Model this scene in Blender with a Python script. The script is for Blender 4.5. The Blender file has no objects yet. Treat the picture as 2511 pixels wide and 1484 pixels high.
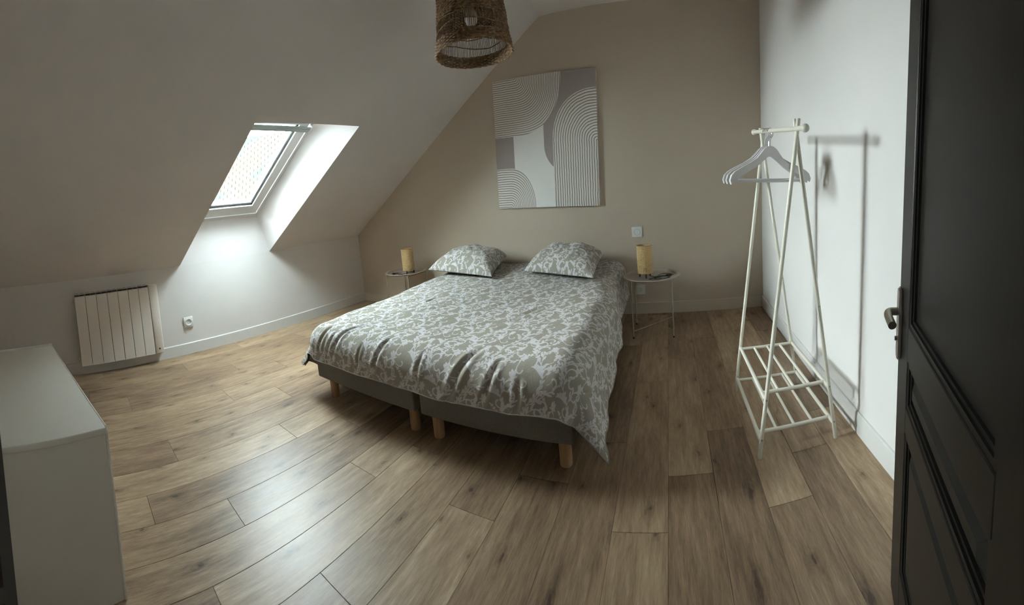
import bpy, bmesh, math, random
import numpy as np
from mathutils import Matrix, Vector

SC = bpy.context.scene
COL = SC.collection
random.seed(7)
RNG = np.random.default_rng(5)
V = Vector

# ------------------------------------------------------------------ camera
F, CYP = 926.84, 571.22            # panorama radius and horizon row in pixels of the 2511x1484 frame
cam = bpy.data.cameras.new('camera')
camo = bpy.data.objects.new('camera', cam)
COL.objects.link(camo)
SC.camera = camo
cam.type = 'PANO'
cam.panorama_type = 'CENTRAL_CYLINDRICAL'
cam.central_cylindrical_radius = 1.0
cam.central_cylindrical_range_u_min = -1255.5 / F
cam.central_cylindrical_range_u_max = 1255.5 / F
cam.central_cylindrical_range_v_max = CYP / (F * 1.0021)
cam.central_cylindrical_range_v_min = (CYP - 1484) / (F * 1.0021)
cam.clip_start = 0.01
right = V((0.9155820, 0.3928141, -0.0860619))
fwd = V((-0.3998361, 0.9120968, -0.0906122))
up = V((0.0429031, 0.1173735, 0.9921607))
mw = Matrix((right, up, -fwd)).transposed().to_4x4()
mw.translation = V((0, 0, 1.12))
camo.matrix_world = mw

# ------------------------------------------------------------------ light
SC.view_settings.view_transform = 'Standard'
SC.view_settings.look = 'None'
SC.view_settings.gamma = 1
SC.view_settings.exposure = 0.22
SC.view_settings.use_curve_mapping = False
SC.cycles.max_bounces = 14
SC.cycles.diffuse_bounces = 10
SC.cycles.glossy_bounces = 6
SC.cycles.transparent_max_bounces = 16
SC.cycles.sample_clamp_indirect = 8
SC.cycles.use_denoising = True
SC.cycles.caustics_reflective = False
SC.cycles.caustics_refractive = False
world = bpy.data.worlds.new('overcast_sky')
SC.world = world
world.use_nodes = True
bg = world.node_tree.nodes['Background']
bg.inputs[0].default_value = (0.86, 0.93, 1.0, 1)
bg.inputs[1].default_value = 52.0

# hazy sun: a wide bright patch of cloud low over the neighbour's roof, shining in through the skylight
sun = bpy.data.lights.new('hazy_sun', 'SUN')
sun.energy = 59.0
sun.angle = math.radians(50)
sun.color = (0.96, 0.97, 1.0)
suno = bpy.data.objects.new('hazy_sun', sun)
COL.objects.link(suno)
suno.location = (-6, 2, 4)
suno.rotation_euler = V((math.cos(math.radians(3)), -.02, -math.sin(math.radians(3)))).to_track_quat('-Z', 'Y').to_euler()

# ------------------------------------------------------------------ geometry constants (metres)
CL = V((-3.572, 3.333, 0)); CR = V((0.857, 3.329, 0))
DL = V((-0.0373, 0.9993, 0)); DR = V((0.0292, 0.99957, 0))
NL = V((0.9993, 0.0373, 0))       # into the room from the left wall
NR = V((-0.99957, 0.0292, 0))
HK, HC = 0.841, 2.682
SLO = math.radians(35.894)
US = NL * math.cos(SLO) + V((0, 0, math.sin(SLO)))       # up the slope
NS = V((0.586, 0.022, -0.810)).normalized()               # into the room from the slope
BB = 0.1026

# ------------------------------------------------------------------ helpers
def link(o, parent=None):
    COL.objects.link(o)
    if parent: o.parent = parent
    return o

def thing(name, label, cat, loc=(0, 0, 0), group=None, kind=None):
    o = bpy.data.objects.new(name, None)
    o.location = loc
    o.empty_display_size = 0.05
    link(o)
    tag(o, label, cat, group)
    if kind: o['kind'] = kind
    return o

def tag(o, label, cat, group=None):
    if label: o['label'] = label
    if cat: o['category'] = cat
    if group: o['group'] = group
    return o

def base_of(root):
    p = V((0, 0, 0))
    while root is not None:
        p += root.location
        root = root.parent
    return p

def mk(name, bm, mat, parent=None, smooth=False, kind=None, label=None, origin=None):
    """bmesh in world coordinates -> ONE object, stored relative to its parent"""
    off = base_of(parent) if parent else V((0, 0, 0))
    if origin is not None: off = off + V(origin) if parent else V(origin)
    bmesh.ops.translate(bm, verts=bm.verts, vec=-off)
    me = bpy.data.meshes.new(name)
    bm.to_mesh(me); bm.free()
    if mat: me.materials.append(mat)
    if smooth:
        me.polygons.foreach_set('use_smooth', [True] * len(me.polygons))
        if smooth != 'full':
            me.set_sharp_from_angle(angle=math.radians(40))
    o = bpy.data.objects.new(name, me)
    if origin is not None: o.location = origin
    link(o, parent)
    if kind: o['kind'] = kind
    if label: o['label'] = label
    return o

def B(): return bmesh.new()

def box(bm, c, size, rot=None, bev=0.0, seg=2):
    r = bmesh.ops.create_cube(bm, size=1)
    vs = r['verts']
    M = Matrix.Translation(V(c)) @ (rot.to_4x4() if rot else Matrix.Identity(4)) @ Matrix.Diagonal((*size, 1))
    bmesh.ops.transform(bm, matrix=M, verts=vs)
    if bev > 0:
        es = list({e for v in vs for e in v.link_edges})
        bmesh.ops.bevel(bm, geom=es, offset=bev, segments=seg, affect='EDGES', profile=0.5)
    return bm

def box2(bm, lo, hi, bev=0.0, seg=2):
    lo, hi = V(lo), V(hi)
    return box(bm, (lo + hi) / 2, [abs(a) for a in (hi - lo)], None, bev, seg)

def frame_rot(ex, ey, ez):
    return Matrix((V(ex), V(ey), V(ez))).transposed()

def prism(bm, pts, vec, cap=True):
    a = [bm.verts.new(V(p)) for p in pts]
    b = [bm.verts.new(V(p) + V(vec)) for p in pts]
    n = len(pts)
    if cap:
        bm.faces.new(a); bm.faces.new(list(reversed(b)))
    for i in range(n):
        bm.faces.new((a[i], b[i], b[(i + 1) % n], a[(i + 1) % n]))
    bmesh.ops.recalc_face_normals(bm, faces=bm.faces)
    return bm

def cyl(bm, p0, p1, r, r2=None, n=20, cap=True):
    p0, p1 = V(p0), V(p1)
    d = p1 - p0
    q = d.to_track_quat('Z', 'Y').to_matrix().to_4x4()
    res = bmesh.ops.create_cone(bm, cap_ends=cap, segments=n, radius1=r, radius2=r if r2 is None else r2, depth=d.length)
    bmesh.ops.transform(bm, matrix=Matrix.Translation((p0 + p1) / 2) @ q, verts=res['verts'])
    return bm

def tube(bm, pts, r, n=8, closed=False, cap=True):
    pts = [V(p) for p in pts]
    m = len(pts)
    rings = []
    prev = None
    for i, p in enumerate(pts):
        if closed: t = pts[(i + 1) % m] - pts[i - 1]
        else: t = pts[min(i + 1, m - 1)] - pts[max(i - 1, 0)]
        t.normalize()
        if prev is None:
            a = t.orthogonal().normalized()
        else:
            a = (prev - t * prev.dot(t)).normalized()
        prev = a
        b = t.cross(a)
        rr = r(i / max(1, m - 1)) if callable(r) else r
        rings.append([bm.verts.new(p + (a * math.cos(2 * math.pi * k / n) + b * math.sin(2 * math.pi * k / n)) * rr) for k in range(n)])
    cnt = m if closed else m - 1
    for i in range(cnt):
        A, Bb = rings[i], rings[(i + 1) % m]
        for k in range(n):
            bm.faces.new((A[k], A[(k + 1) % n], Bb[(k + 1) % n], Bb[k]))
    if cap and not closed:
        bm.faces.new(list(reversed(rings[0]))); bm.faces.new(rings[-1])
    return bm

def lathe(bm, prof, c, n=48, closed=False):
    c = V(c)
    rings = []
    for r, z in prof:
        if r < 1e-6: rings.append([bm.verts.new(c + V((0, 0, z)))])
        else: rings.append([bm.verts.new(c + V((r * math.cos(2 * math.pi * k / n), r * math.sin(2 * math.pi * k / n), z))) for k in range(n)])
    pairs = list(zip(rings[:-1], rings[1:]))
    if closed: pairs.append((rings[-1], rings[0]))
    for A, Bb in pairs:
        for k in range(n):
            k2 = (k + 1) % n
            if len(A) == 1 and len(Bb) == 1: continue
            if len(A) == 1: bm.faces.new((A[0], Bb[k], Bb[k2]))
            elif len(Bb) == 1: bm.faces.new((A[k], A[k2], Bb[0]))
            else: bm.faces.new((A[k], A[k2], Bb[k2], Bb[k]))
    bmesh.ops.recalc_face_normals(bm, faces=bm.faces)
    return bm

def catmull(pts, k=8, closed=False):
    P = [V(p) for p in pts]; out = []; n = len(P)
    rng = range(n) if closed else range(n - 1)
    for i in rng:
        g = (lambda j: P[j % n]) if closed else (lambda j: P[min(max(j, 0), n - 1)])
        a, b, c, d = g(i - 1), g(i), g(i + 1), g(i + 2)
        for s in range(k):
            t = s / k
            out.append(0.5 * ((2 * b) + (c - a) * t + (2 * a - 5 * b + 4 * c - d) * t * t + (3 * b - a - 3 * c + d) * t ** 3))
    if not closed: out.append(P[-1])
    return out

# ------------------------------------------------------------------ node helper: arithmetic on sockets
class N:
    def __init__(s, nt, sock): s.nt, s.s = nt, sock
    @staticmethod
    def op(nt, op, *a, clamp=False):
        n = nt.nodes.new('ShaderNodeMath'); n.operation = op; n.use_clamp = clamp
        for i, x in enumerate(a):
            if isinstance(x, N): nt.links.new(x.s, n.inputs[i])
            else: n.inputs[i].default_value = float(x)
        return N(nt, n.outputs[0])
    def __add__(s, o): return N.op(s.nt, 'ADD', s, o)
    __radd__ = __add__
    def __sub__(s, o): return N.op(s.nt, 'SUBTRACT', s, o)
    def __rsub__(s, o): return N.op(s.nt, 'SUBTRACT', o, s)
    def __mul__(s, o): return N.op(s.nt, 'MULTIPLY', s, o)
    __rmul__ = __mul__
    def __truediv__(s, o): return N.op(s.nt, 'DIVIDE', s, o)
    def lt(s, o): return N.op(s.nt, 'LESS_THAN', s, o)
    def gt(s, o): return N.op(s.nt, 'GREATER_THAN', s, o)
    def max(s, o): return N.op(s.nt, 'MAXIMUM', s, o)
    def min(s, o): return N.op(s.nt, 'MINIMUM', s, o)
    def pow(s, o): return N.op(s.nt, 'POWER', s, o)
    def abs(s): return N.op(s.nt, 'ABSOLUTE', s)
    def fract(s): return N.op(s.nt, 'FRACT', s)

def mat(name, color=(.8, .8, .8), rough=.5, metal=0.0, spec=.5):
    m = bpy.data.materials.new(name); m.use_nodes = True
    b = m.node_tree.nodes['Principled BSDF']
    b.inputs['Base Color'].default_value = (*color, 1)
    b.inputs['Roughness'].default_value = rough
    b.inputs['Metallic'].default_value = metal
    b.inputs['Specular IOR Level'].default_value = spec
    return m

def nodes(m): return m.node_tree, m.node_tree.nodes, m.node_tree.links, m.node_tree.nodes['Principled BSDF']

def add_noise(nt, vec, scale, detail=4, rough=.5, dist=0.0):
    n = nt.nodes.new('ShaderNodeTexNoise')
    n.inputs['Scale'].default_value = scale; n.inputs['Detail'].default_value = detail
    n.inputs['Roughness'].default_value = rough; n.inputs['Distortion'].default_value = dist
    if vec: nt.links.new(vec, n.inputs['Vector'])
    return n

def mapping(nt, src, scale=(1, 1, 1), loc=(0, 0, 0), rot=(0, 0, 0)):
    n = nt.nodes.new('ShaderNodeMapping')
    n.inputs['Scale'].default_value = scale; n.inputs['Location'].default_value = loc; n.inputs['Rotation'].default_value = rot
    nt.links.new(src, n.inputs['Vector'])
    return n.outputs[0]

def ramp(nt, src, stops):
    n = nt.nodes.new('ShaderNodeValToRGB')
    cr = n.color_ramp
    while len(cr.elements) < len(stops): cr.elements.new(0.5)
    for e, (p, c) in zip(cr.elements, stops):
        e.position = p; e.color = (*c, 1) if len(c) == 3 else c
    nt.links.new(src, n.inputs[0])
    return n.outputs[0]

def bump(nt, b, src, strength, dist=.001):
    n = nt.nodes.new('ShaderNodeBump')
    n.inputs['Strength'].default_value = strength; n.inputs['Distance'].default_value = dist
    nt.links.new(src, n.inputs['Height']); nt.links.new(n.outputs[0], b.inputs['Normal'])

def paint(name, col, rough=.75, scale=260, st=.12, var=.03, spec=.3):
    m = mat(name, col, rough, spec=spec)
    nt, nd, lk, b = nodes(m)
    tc = nd.new('ShaderNodeTexCoord')
    n1 = add_noise(nt, tc.outputs['Object'], scale, 3)
    bump(nt, b, n1.outputs['Fac'], st, .0006)
    n2 = add_noise(nt, tc.outputs['Object'], 1.7, 3)
    lo = tuple(c * (1 - var) for c in col); hi = tuple(min(1, c * (1 + var)) for c in col)
    lk.new(ramp(nt, n2.outputs['Fac'], [(.3, lo), (.7, hi)]), b.inputs['Base Color'])
    return m

def srgb(r, g, b):
    f = lambda c: (c / 255 / 12.92) if c / 255 <= .04045 else ((c / 255 + .055) / 1.055) ** 2.4
    return (f(r), f(g), f(b))

# ------------------------------------------------------------------ materials
M = {}
M['white_wall'] = paint('white_wall_paint', srgb(231, 229, 227))
M['slope'] = paint('white_ceiling_paint', srgb(234, 231, 230))
M['beige_wall'] = paint('beige_wall_paint', srgb(195, 183, 165))
M['skirting'] = paint('white_skirting_paint', srgb(226, 226, 224), .45, 120, .05, .02, .4)
M['skirting_beige'] = paint('greige_skirting_paint', srgb(200, 190, 172), .5, 120, .05, .02, .4)
M['hall'] = paint('hall_paint', srgb(150, 140, 128))
M['white_metal'] = mat('white_enamel', srgb(225, 223, 216), .32, 0, .5)
M['rack'] = mat('off_white_enamel', srgb(226, 223, 210), .35, 0, .5)
M['radiator'] = mat('radiator_enamel', srgb(246, 240, 232), .4)
M['radiator_dark'] = mat('radiator_painted_shade', srgb(52, 50, 49), .8)  # dark colour standing for shade in the radiator's slots and gaps
M['plastic'] = mat('white_plastic', srgb(235, 236, 236), .35)
M['plastic_grey'] = mat('grey_plastic', srgb(150, 150, 150), .4)
M['black'] = mat('black_plastic', srgb(22, 21, 21), .45)
M['steel'] = mat('brushed_steel', srgb(176, 168, 156), .32, 1.0)
M['chrome'] = mat('chrome', srgb(190, 190, 190), .15, 1.0)
M['tray'] = mat('greige_powder_coat', srgb(172, 160, 148), .5)
M['tray_leg'] = mat('greige_leg_coat', srgb(176, 166, 150), .38, .3)
M['sash'] = mat('white_window_paint', srgb(240, 242, 242), .35)
M['gasket'] = mat('black_gasket', srgb(30, 34, 38), .6)
M['blind'] = mat('grey_green_aluminium', srgb(150, 160, 156), .4, .4)
M['bulb'] = mat('frosted_bulb', srgb(235, 235, 230), .25)
M['beech'] = mat('beech_leg', srgb(196, 160, 122), .5)
nt, nd, lk, b = nodes(M['beech'])
tc = nd.new('ShaderNodeTexCoord')
n1 = add_noise(nt, mapping(nt, tc.outputs['Object'], (60, 60, 6)), 1, 4)
lk.new(ramp(nt, n1.outputs['Fac'], [(.3, srgb(160, 124, 90)), (.7, srgb(190, 156, 120))]), b.inputs['Base Color'])

# laminate planks: every plank is an object of its own, its random number shifts the grain
def wood():
    m = mat('oak_laminate', rough=.36, spec=.5)
    nt, nd, lk, b = nodes(m)
    tc = nd.new('ShaderNodeTexCoord'); oi = nd.new('ShaderNodeObjectInfo')
    off = nd.new('ShaderNodeCombineXYZ')
    for i, k in enumerate((37.0, 91.0, 13.0)):
        lk.new((N(nt, oi.outputs['Random']) * k).s, off.inputs[i])
    va = nd.new('ShaderNodeVectorMath'); va.operation = 'ADD'
    lk.new(tc.outputs['Object'], va.inputs[0]); lk.new(off.outputs[0], va.inputs[1])
    P = va.outputs[0]
    # warp of the grain
    w = add_noise(nt, mapping(nt, P, (5, 1.3, 1)), 1.3, 4, .55)
    wv = nd.new('ShaderNodeVectorMath'); wv.operation = 'SCALE'; wv.inputs['Scale'].default_value = .028
    lk.new(w.outputs['Color'], wv.inputs[0])
    pv = nd.new('ShaderNodeVectorMath'); pv.operation = 'ADD'; lk.new(P, pv.inputs[0]); lk.new(wv.outputs[0], pv.inputs[1])
    Q = pv.outputs[0]
    broad = add_noise(nt, mapping(nt, Q, (7, 1.6, 1)), 1, 4, .6)
    streak = add_noise(nt, mapping(nt, Q, (52, 5.5, 1)), 1, 7, .68)
    fine = add_noise(nt, mapping(nt, Q, (300, 22, 1)), 1, 4, .7)
    # knots: small dark eyes with rings, scattered along the board
    vo = nd.new('ShaderNodeTexVoronoi'); vo.inputs['Scale'].default_value = 1
    vo.voronoi_dimensions = '2D'
    kw = add_noise(nt, mapping(nt, P, (26, 18, 1)), 1, 3, .6)
    kv = nd.new('ShaderNodeVectorMath'); kv.operation = 'SCALE'; kv.inputs['Scale'].default_value = .22
    lk.new(kw.outputs['Color'], kv.inputs[0])
    ka = nd.new('ShaderNodeVectorMath'); ka.operation = 'ADD'
    lk.new(mapping(nt, Q, (5.6, 2.6, 1)), ka.inputs[0]); lk.new(kv.outputs[0], ka.inputs[1])
    lk.new(ka.outputs[0], vo.inputs['Vector'])
    dist = N(nt, vo.outputs['Distance'])
    halo = N.op(nt, 'SUBTRACT', 1.0, dist * 4.2, clamp=True)
    core = N.op(nt, 'SUBTRACT', 1.0, dist * 13.0, clamp=True)
    rings = N.op(nt, 'SINE', dist * 95.0) * .5 + .5
    val = N(nt, broad.outputs['Fac']) * .34 + N(nt, streak.outputs['Fac']) * .42 + N(nt, fine.outputs['Fac']) * .24
    val = val + (N(nt, oi.outputs['Random']) - .5) * .15
    val = val - halo.pow(1.6) * (rings * .07 + .07) - core * .10
    col = ramp(nt, val.s, [(.28, srgb(74, 58, 46)), (.42, srgb(124, 102, 81)), (.5, srgb(148, 125, 100)), (.58, srgb(168, 145, 118)), (.70, srgb(198, 176, 148))])
    lk.new(col, b.inputs['Base Color'])
    rr = N(nt, streak.outputs['Fac']) * .16 + .30
    lk.new(rr.s, b.inputs['Roughness'])
    bump(nt, b, (val).s, .16, .0008)
    return m
M['wood'] = wood()
M['underlay'] = mat('dark_underlay', srgb(34, 26, 20), .9)

def fabric(name, c1, c2, scale=900, st=.3):
    m = mat(name, c1, .9, spec=.15)
    nt, nd, lk, b = nodes(m)
    tc = nd.new('ShaderNodeTexCoord')
    n1 = add_noise(nt, mapping(nt, tc.outputs['Object'], (1, 1, .35)), scale, 2)
    lk.new(ramp(nt, n1.outputs['Fac'], [(.35, c1), (.65, c2)]), b.inputs['Base Color'])
    bump(nt, b, n1.outputs['Fac'], st, .001)
    return m
M['box_fabric'] = fabric('charcoal_upholstery', srgb(108, 106, 101), srgb(128, 125, 119), 700)
M['mattress'] = fabric('pale_ticking', srgb(190, 186, 180), srgb(205, 202, 196), 500)

def bedding(name, offcol=0):
    """greige cotton with a paler printed scroll, driven by the mesh's own distance field 'motif'"""
    m = mat(name, rough=.95, spec=.05)
    nt, nd, lk, b = nodes(m)
    at = nd.new('ShaderNodeAttribute'); at.attribute_name = 'motif'
    mr = nd.new('ShaderNodeMapRange'); mr.inputs['From Min'].default_value = -.0006; mr.inputs['From Max'].default_value = .0007
    mr.inputs['To Min'].default_value = 1; mr.inputs['To Max'].default_value = 0
    lk.new(at.outputs['Fac'], mr.inputs['Value'])
    mx = nd.new('ShaderNodeMix'); mx.data_type = 'RGBA'
    lk.new(mr.outputs[0], mx.inputs['Factor'])
    mx.inputs['A'].default_value = (*srgb(163, 158, 147), 1)
    mx.inputs['B'].default_value = (*srgb(214, 213, 215), 1)
    lk.new(mx.outputs['Result'], b.inputs['Base Color'])
    tc = nd.new('ShaderNodeTexCoord')
    c1 = add_noise(nt, tc.outputs['Object'], 18, 5, .6, .4)
    c2 = add_noise(nt, tc.outputs['Object'], 500, 2)
    bump(nt, b, (N(nt, c1.outputs['Fac']) * 1.0 + N(nt, c2.outputs['Fac']) * .06).s, .6, .007)
    return m
M['bedding'] = bedding('scroll_print_cotton')
M['lining'] = fabric('grey_duvet_underside', srgb(120, 116, 110), srgb(150, 146, 138), 60)
M['hem'] = mat('greige_hem', srgb(158, 154, 144), .85, spec=.2)

M['door'] = mat('dark_brown_door_paint', srgb(27, 25, 23), .4, 0, .3)
nt, nd, lk, b = nodes(M['door'])
tc = nd.new('ShaderNodeTexCoord')
n1 = add_noise(nt, mapping(nt, tc.outputs['Object'], (90, 90, 3)), 1, 4)
bump(nt, b, n1.outputs['Fac'], .12, .001)
M['mortise'] = mat('bare_brown_wood', srgb(62, 44, 34), .7)
M['jamb'] = mat('dark_grey_frame_paint', srgb(98, 94, 90), .6)
M['cabinet'] = paint('pale_grey_laminate', srgb(226, 223, 214), .5, 90, .04, .02, .4)
M['cabinet_edge'] = mat('white_edge_band', srgb(236, 236, 232), .45)
M['cane'] = mat('woven_cane', srgb(216, 186, 132), .6)
nt, nd, lk, b = nodes(M['cane'])
tc = nd.new('ShaderNodeTexCoord')
n1 = add_noise(nt, tc.outputs['Object'], 160, 3)
lk.new(ramp(nt, n1.outputs['Fac'], [(.3, srgb(198, 166, 110)), (.7, srgb(228, 200, 148))]), b.inputs['Base Color'])
M['cane_rim'] = mat('cane_rim', srgb(150, 122, 78), .6)
M['seagrass'] = mat('woven_seagrass', srgb(150, 122, 86), .8, spec=.2)
nt, nd, lk, b = nodes(M['seagrass'])
tc = nd.new('ShaderNodeTexCoord')
n1 = add_noise(nt, tc.outputs['Object'], 70, 4, .6)
lk.new(ramp(nt, n1.outputs['Fac'], [(.3, srgb(80, 60, 44)), (.5, srgb(116, 92, 68)), (.72, srgb(158, 132, 100))]), b.inputs['Base Color'])

def glass():
    m = bpy.data.materials.new('window_glass'); m.use_nodes = True
    nt = m.node_tree; nt.nodes.clear()
    out = nt.nodes.new('ShaderNodeOutputMaterial'); mx = nt.nodes.new('ShaderNodeMixShader')
    tr = nt.nodes.new('ShaderNodeBsdfTransparent'); gl = nt.nodes.new('ShaderNodeBsdfGlossy'); fr = nt.nodes.new('ShaderNodeLayerWeight')
    tr.inputs[0].default_value = (.90, .95, .93, 1); gl.inputs['Roughness'].default_value = .02; fr.inputs[0].default_value = .5
    fac = N(nt, fr.outputs['Facing']).pow(5.0) * .96 + .04
    nt.links.new(fac.s, mx.inputs[0]); nt.links.new(tr.outputs[0], mx.inputs[1]); nt.links.new(gl.outputs[0], mx.inputs[2])
    nt.links.new(mx.outputs[0], out.inputs[0])
    return m
M['glass'] = glass()
M['roof_tile'] = mat('pale_roof_slate', srgb(176, 172, 164), .9, 0, 0)
nt, nd, lk, b = nodes(M['roof_tile'])
tc = nd.new('ShaderNodeTexCoord')
n1 = add_noise(nt, tc.outputs['Object'], 1.1, 3)
lk.new(ramp(nt, n1.outputs['Fac'], [(.35, srgb(40, 44, 42)), (.62, srgb(50, 44, 40))]), b.inputs['Base Color'])

# ------------------------------------------------------------------ the room shell
def on_slope(t_y, s, off=0.0):
    """point of the sloped ceiling: y position along the knee line, distance s up the slope, off into the room"""
    k = CL + V((0, 0, HK)) + DL * ((t_y - CL.y) / DL.y)
    return k + US * s + NS * off

# floor: dark underlay with the planks as parts
fl = B(); box2(fl, (-3.9, -2.3, -.12), (1.3, 3.6, -.009))
floor = mk('floor', fl, M['underlay']); floor['kind'] = 'structure'
edges = [-3.60, -3.275, -3.02, -2.79, -2.545, -2.325, -2.10, -1.878, -1.691, -1.513, -1.34, -1.175, -1.01, -.829, -.639, -.434,
         -.235, -.048, .13, .301, .467, .626, .80, .97]
joints = [[.12, 1.428], [.815], [1.157], [.26, 1.464], [.90], [1.213], [.39], [.975], [.19, 1.256], [.50], [1.031], [.304, 1.285], [.605],
          [1.069], [1.302], [1.56, 2.615], [1.117, 2.095], [1.36, 2.39], [1.618, 2.70], [1.155, 2.145], [1.39, 2.446], [1.64, 2.75], [1.1, 2.2]]
TAN = math.tan(.0071)
for i in range(len(edges) - 1):
    js = list(joints[i])
    L = 1.17
    while js[-1] < 3.4: js.append(js[-1] + L)
    while js[0] > -.9: js.insert(0, js[0] - L)
    js = [max(-1.15, j) for j in js]; js[-1] = 3.42
    for a, c in zip(js[:-1], js[1:]):
        if c - a < .05: continue
        bm = B()
        g = .0005
        x0, x1, y0, y1 = edges[i] + g, edges[i + 1] - g, a + g, c - g
        box2(bm, (x0, y0, -.008), (x1, y1, 0), .0008, 1)
        for v in bm.verts: v.co.x += v.co.y * TAN
        mk('plank', bm, M['wood'], floor, origin=((x0 + x1) / 2, (y0 + y1) / 2, -.004))
# note: planks were measured with the rows' x at y = 0

# left knee wall
lo, hi = CL - DL * 4.6, CL + DL * .2
bm = B(); prism(bm, [lo, hi, hi - NL * .2, lo - NL * .2], (0, 0, HK))
mk('wall_left', bm, M['white_wall'])['kind'] = 'structure'
# back wall
bm = B(); box2(bm, (-3.95, 3.332, 0), (1.15, 3.47, 2.9))
mk('wall_back', bm, M['beige_wall'])['kind'] = 'structure'
# right wall
lo, hi = CR - DR * 4.6, CR + DR * .1
bm = B(); prism(bm, [lo, hi, hi - NR * .15, lo - NR * .15], (0, 0, 2.9))
mk('wall_right', bm, M['white_wall'])['kind'] = 'structure'

# sloped ceiling: a thick slab with the splayed skylight opening cut through it
S_TOP = (HC - HK) / math.sin(SLO) + .1
inner = [on_slope(-1.3, -.12), on_slope(3.55, -.12), on_slope(3.55, S_TOP), on_slope(-1.3, S_TOP)]
TH = .32
outer = [p - NS * TH for p in inner]
WO = V((-3.516, 1.877, 1.237))                               # lower right corner of the window
WE1 = V((0.037, -0.9993, 0)).normalized()                    # towards the camera, along the sill
WE2 = V((0.941, 0.141, 0.685)).normalized()                  # up the window's right edge
WN = -NS                                                     # outwards
WW, WH = .80, 1.34
hole_in = [V((-3.4845, .974, HK)), V((-3.5216, 1.981, HK)), V((-2.177, 2.182, 1.819)), V((-2.175, 1.234, 1.795))]
hole_out = [WO + WE1 * WW, WO.copy(), WO + WE2 * WH, WO + WE2 * WH + WE1 * WW]
def slab_ring(bm, o, h):
    O = [bm.verts.new(p) for p in o]; H = [bm.verts.new(p) for p in h]
    for i in range(4):
        j = (i + 1) % 4
        bm.faces.new((O[i], O[j], H[j], H[i]))
    return O, H
bm = B()
O1, H1 = slab_ring(bm, inner, hole_in)
O2, H2 = slab_ring(bm, outer, hole_out)
for i in range(4):
    j = (i + 1) % 4
    bm.faces.new((O1[i], O1[j], O2[j], O2[i])); bm.faces.new((H1[i], H1[j], H2[j], H2[i]))
bmesh.ops.recalc_face_normals(bm, faces=bm.faces)
sl = mk('ceiling', bm, M['slope']); sl['kind'] = 'structure'
sl['label'] = 'sloped white ceiling with a splayed skylight opening'
# flat ceiling
a = on_slope(-2.4, S_TOP - .1); c = on_slope(3.6, S_TOP - .1)
bm = B(); prism(bm, [V((a.x - .25, a.y, HC)), V((1.15, a.y, HC)), V((1.15, c.y, HC)), V((c.x - .25, c.y, HC))], (0, 0, .25))
# keep it above the slope: its left part lies on top of the slab
o = mk('ceiling', bm, M['slope']); o['kind'] = 'structure'; o['label'] = 'flat white ceiling strip above the bed'

# front wall with the doorway the camera stands in
P0 = V((-.5, -.1245, 0)); WD = V((-.9636, -.267, 0)); WNr = V((-.267, .9636, 0))
P1 = P0 - WD * .835                                         # hinge side
bm = B(); prism(bm, [P0 + WD * .06, P0 + WD * 3.7, P0 + WD * 3.7 - WNr * .12, P0 + WD * .06 - WNr * .12], (0, 0, 2.9))
mk('wall_front', bm, M['white_wall'])['kind'] = 'structure'
bm = B(); prism(bm, [P1 - WD * .06, P1 - WD * .7, P1 - WD * .7 - WNr * .12, P1 - WD * .06 - WNr * .12], (0, 0, 2.9))
mk('wall_front', bm, M['white_wall'])['kind'] = 'structure'
bm = B(); prism(bm, [P0 + WD * .06, P1 - WD * .06, P1 - WD * .06 - WNr * .12, P0 + WD * .06 - WNr * .12], (0, 0, .85))
bmesh.ops.translate(bm, verts=bm.verts, vec=(0, 0, 2.05))
mk('wall_front', bm, M['white_wall'])['kind'] = 'structure'
df = thing('door_frame', 'dark grey painted door frame post with brown lock mortises at the far left edge', 'door frame', P0, kind='structure')
for side, p, dd in (('a', P0, WD), ('b', P1, -WD)):
    bm = B(); prism(bm, [p, p + dd * .06, p + dd * .06 - WNr * .13, p - WNr * .13], (0, 0, 2.05))
    jm = mk('jamb', bm, M['jamb'], df)
    if side == 'a':
        for zc, hh in ((.722, .042), (.655, .05)):
            bm = B()
            rot = frame_rot(WD, WNr, V((0, 0, 1)))
            box(bm, p - WNr * .034 + V((0, 0, zc)) + dd * .003, (.010, .036, hh), rot, .001, 1)
            mk('mortise', bm, M['mortise'], jm)
bm = B(); prism(bm, [P0, P1, P1 - WNr * .13, P0 - WNr * .13], (0, 0, .05)); bmesh.ops.translate(bm, verts=bm.verts, vec=(0, 0, 2.0))
mk('head_jamb', bm, M['jamb'], df)
# hall behind the camera, closed so that no sky enters there
bm = B()
box2(bm, (-3.9, -2.4, 0), (1.3, -2.3, 2.9)); box2(bm, (1.0, -2.4, 0), (1.3, .5, 2.9)); box2(bm, (-1.6, -2.4, 0), (-1.5, -.53, 2.9))
box2(bm, (-3.9, -2.4, 2.85), (1.3, -.2, 2.95))
mk('wall_hall', bm, M['hall'])['kind'] = 'structure'

# skirting boards
def skirting(name, a, d, n, length, m):
    bm = B()
    rot = frame_rot(d, n, V((0, 0, 1)) if V(d).cross(V(n)).z > 0 else V((0, 0, 1)))
    p = [a, a + n * .013, a + n * .013 + V((0, 0, BB - .004)), a + n * .008 + V((0, 0, BB)), a + V((0, 0, BB))]
    prism(bm, p, d * length)
    mk(name, bm, m)['kind'] = 'structure'
skirting('baseboard_left', CL - DL * .013, -DL, NL, 4.1, M['skirting'])
skirting('baseboard_right', CR - DR * .013, -DR, NR, 3.1, M['skirting'])
skirting('baseboard_back', V((-3.572, 3.332, 0)), V((1, 0, 0)), V((0, -1, 0)), 4.428, M['skirting_beige'])

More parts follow.
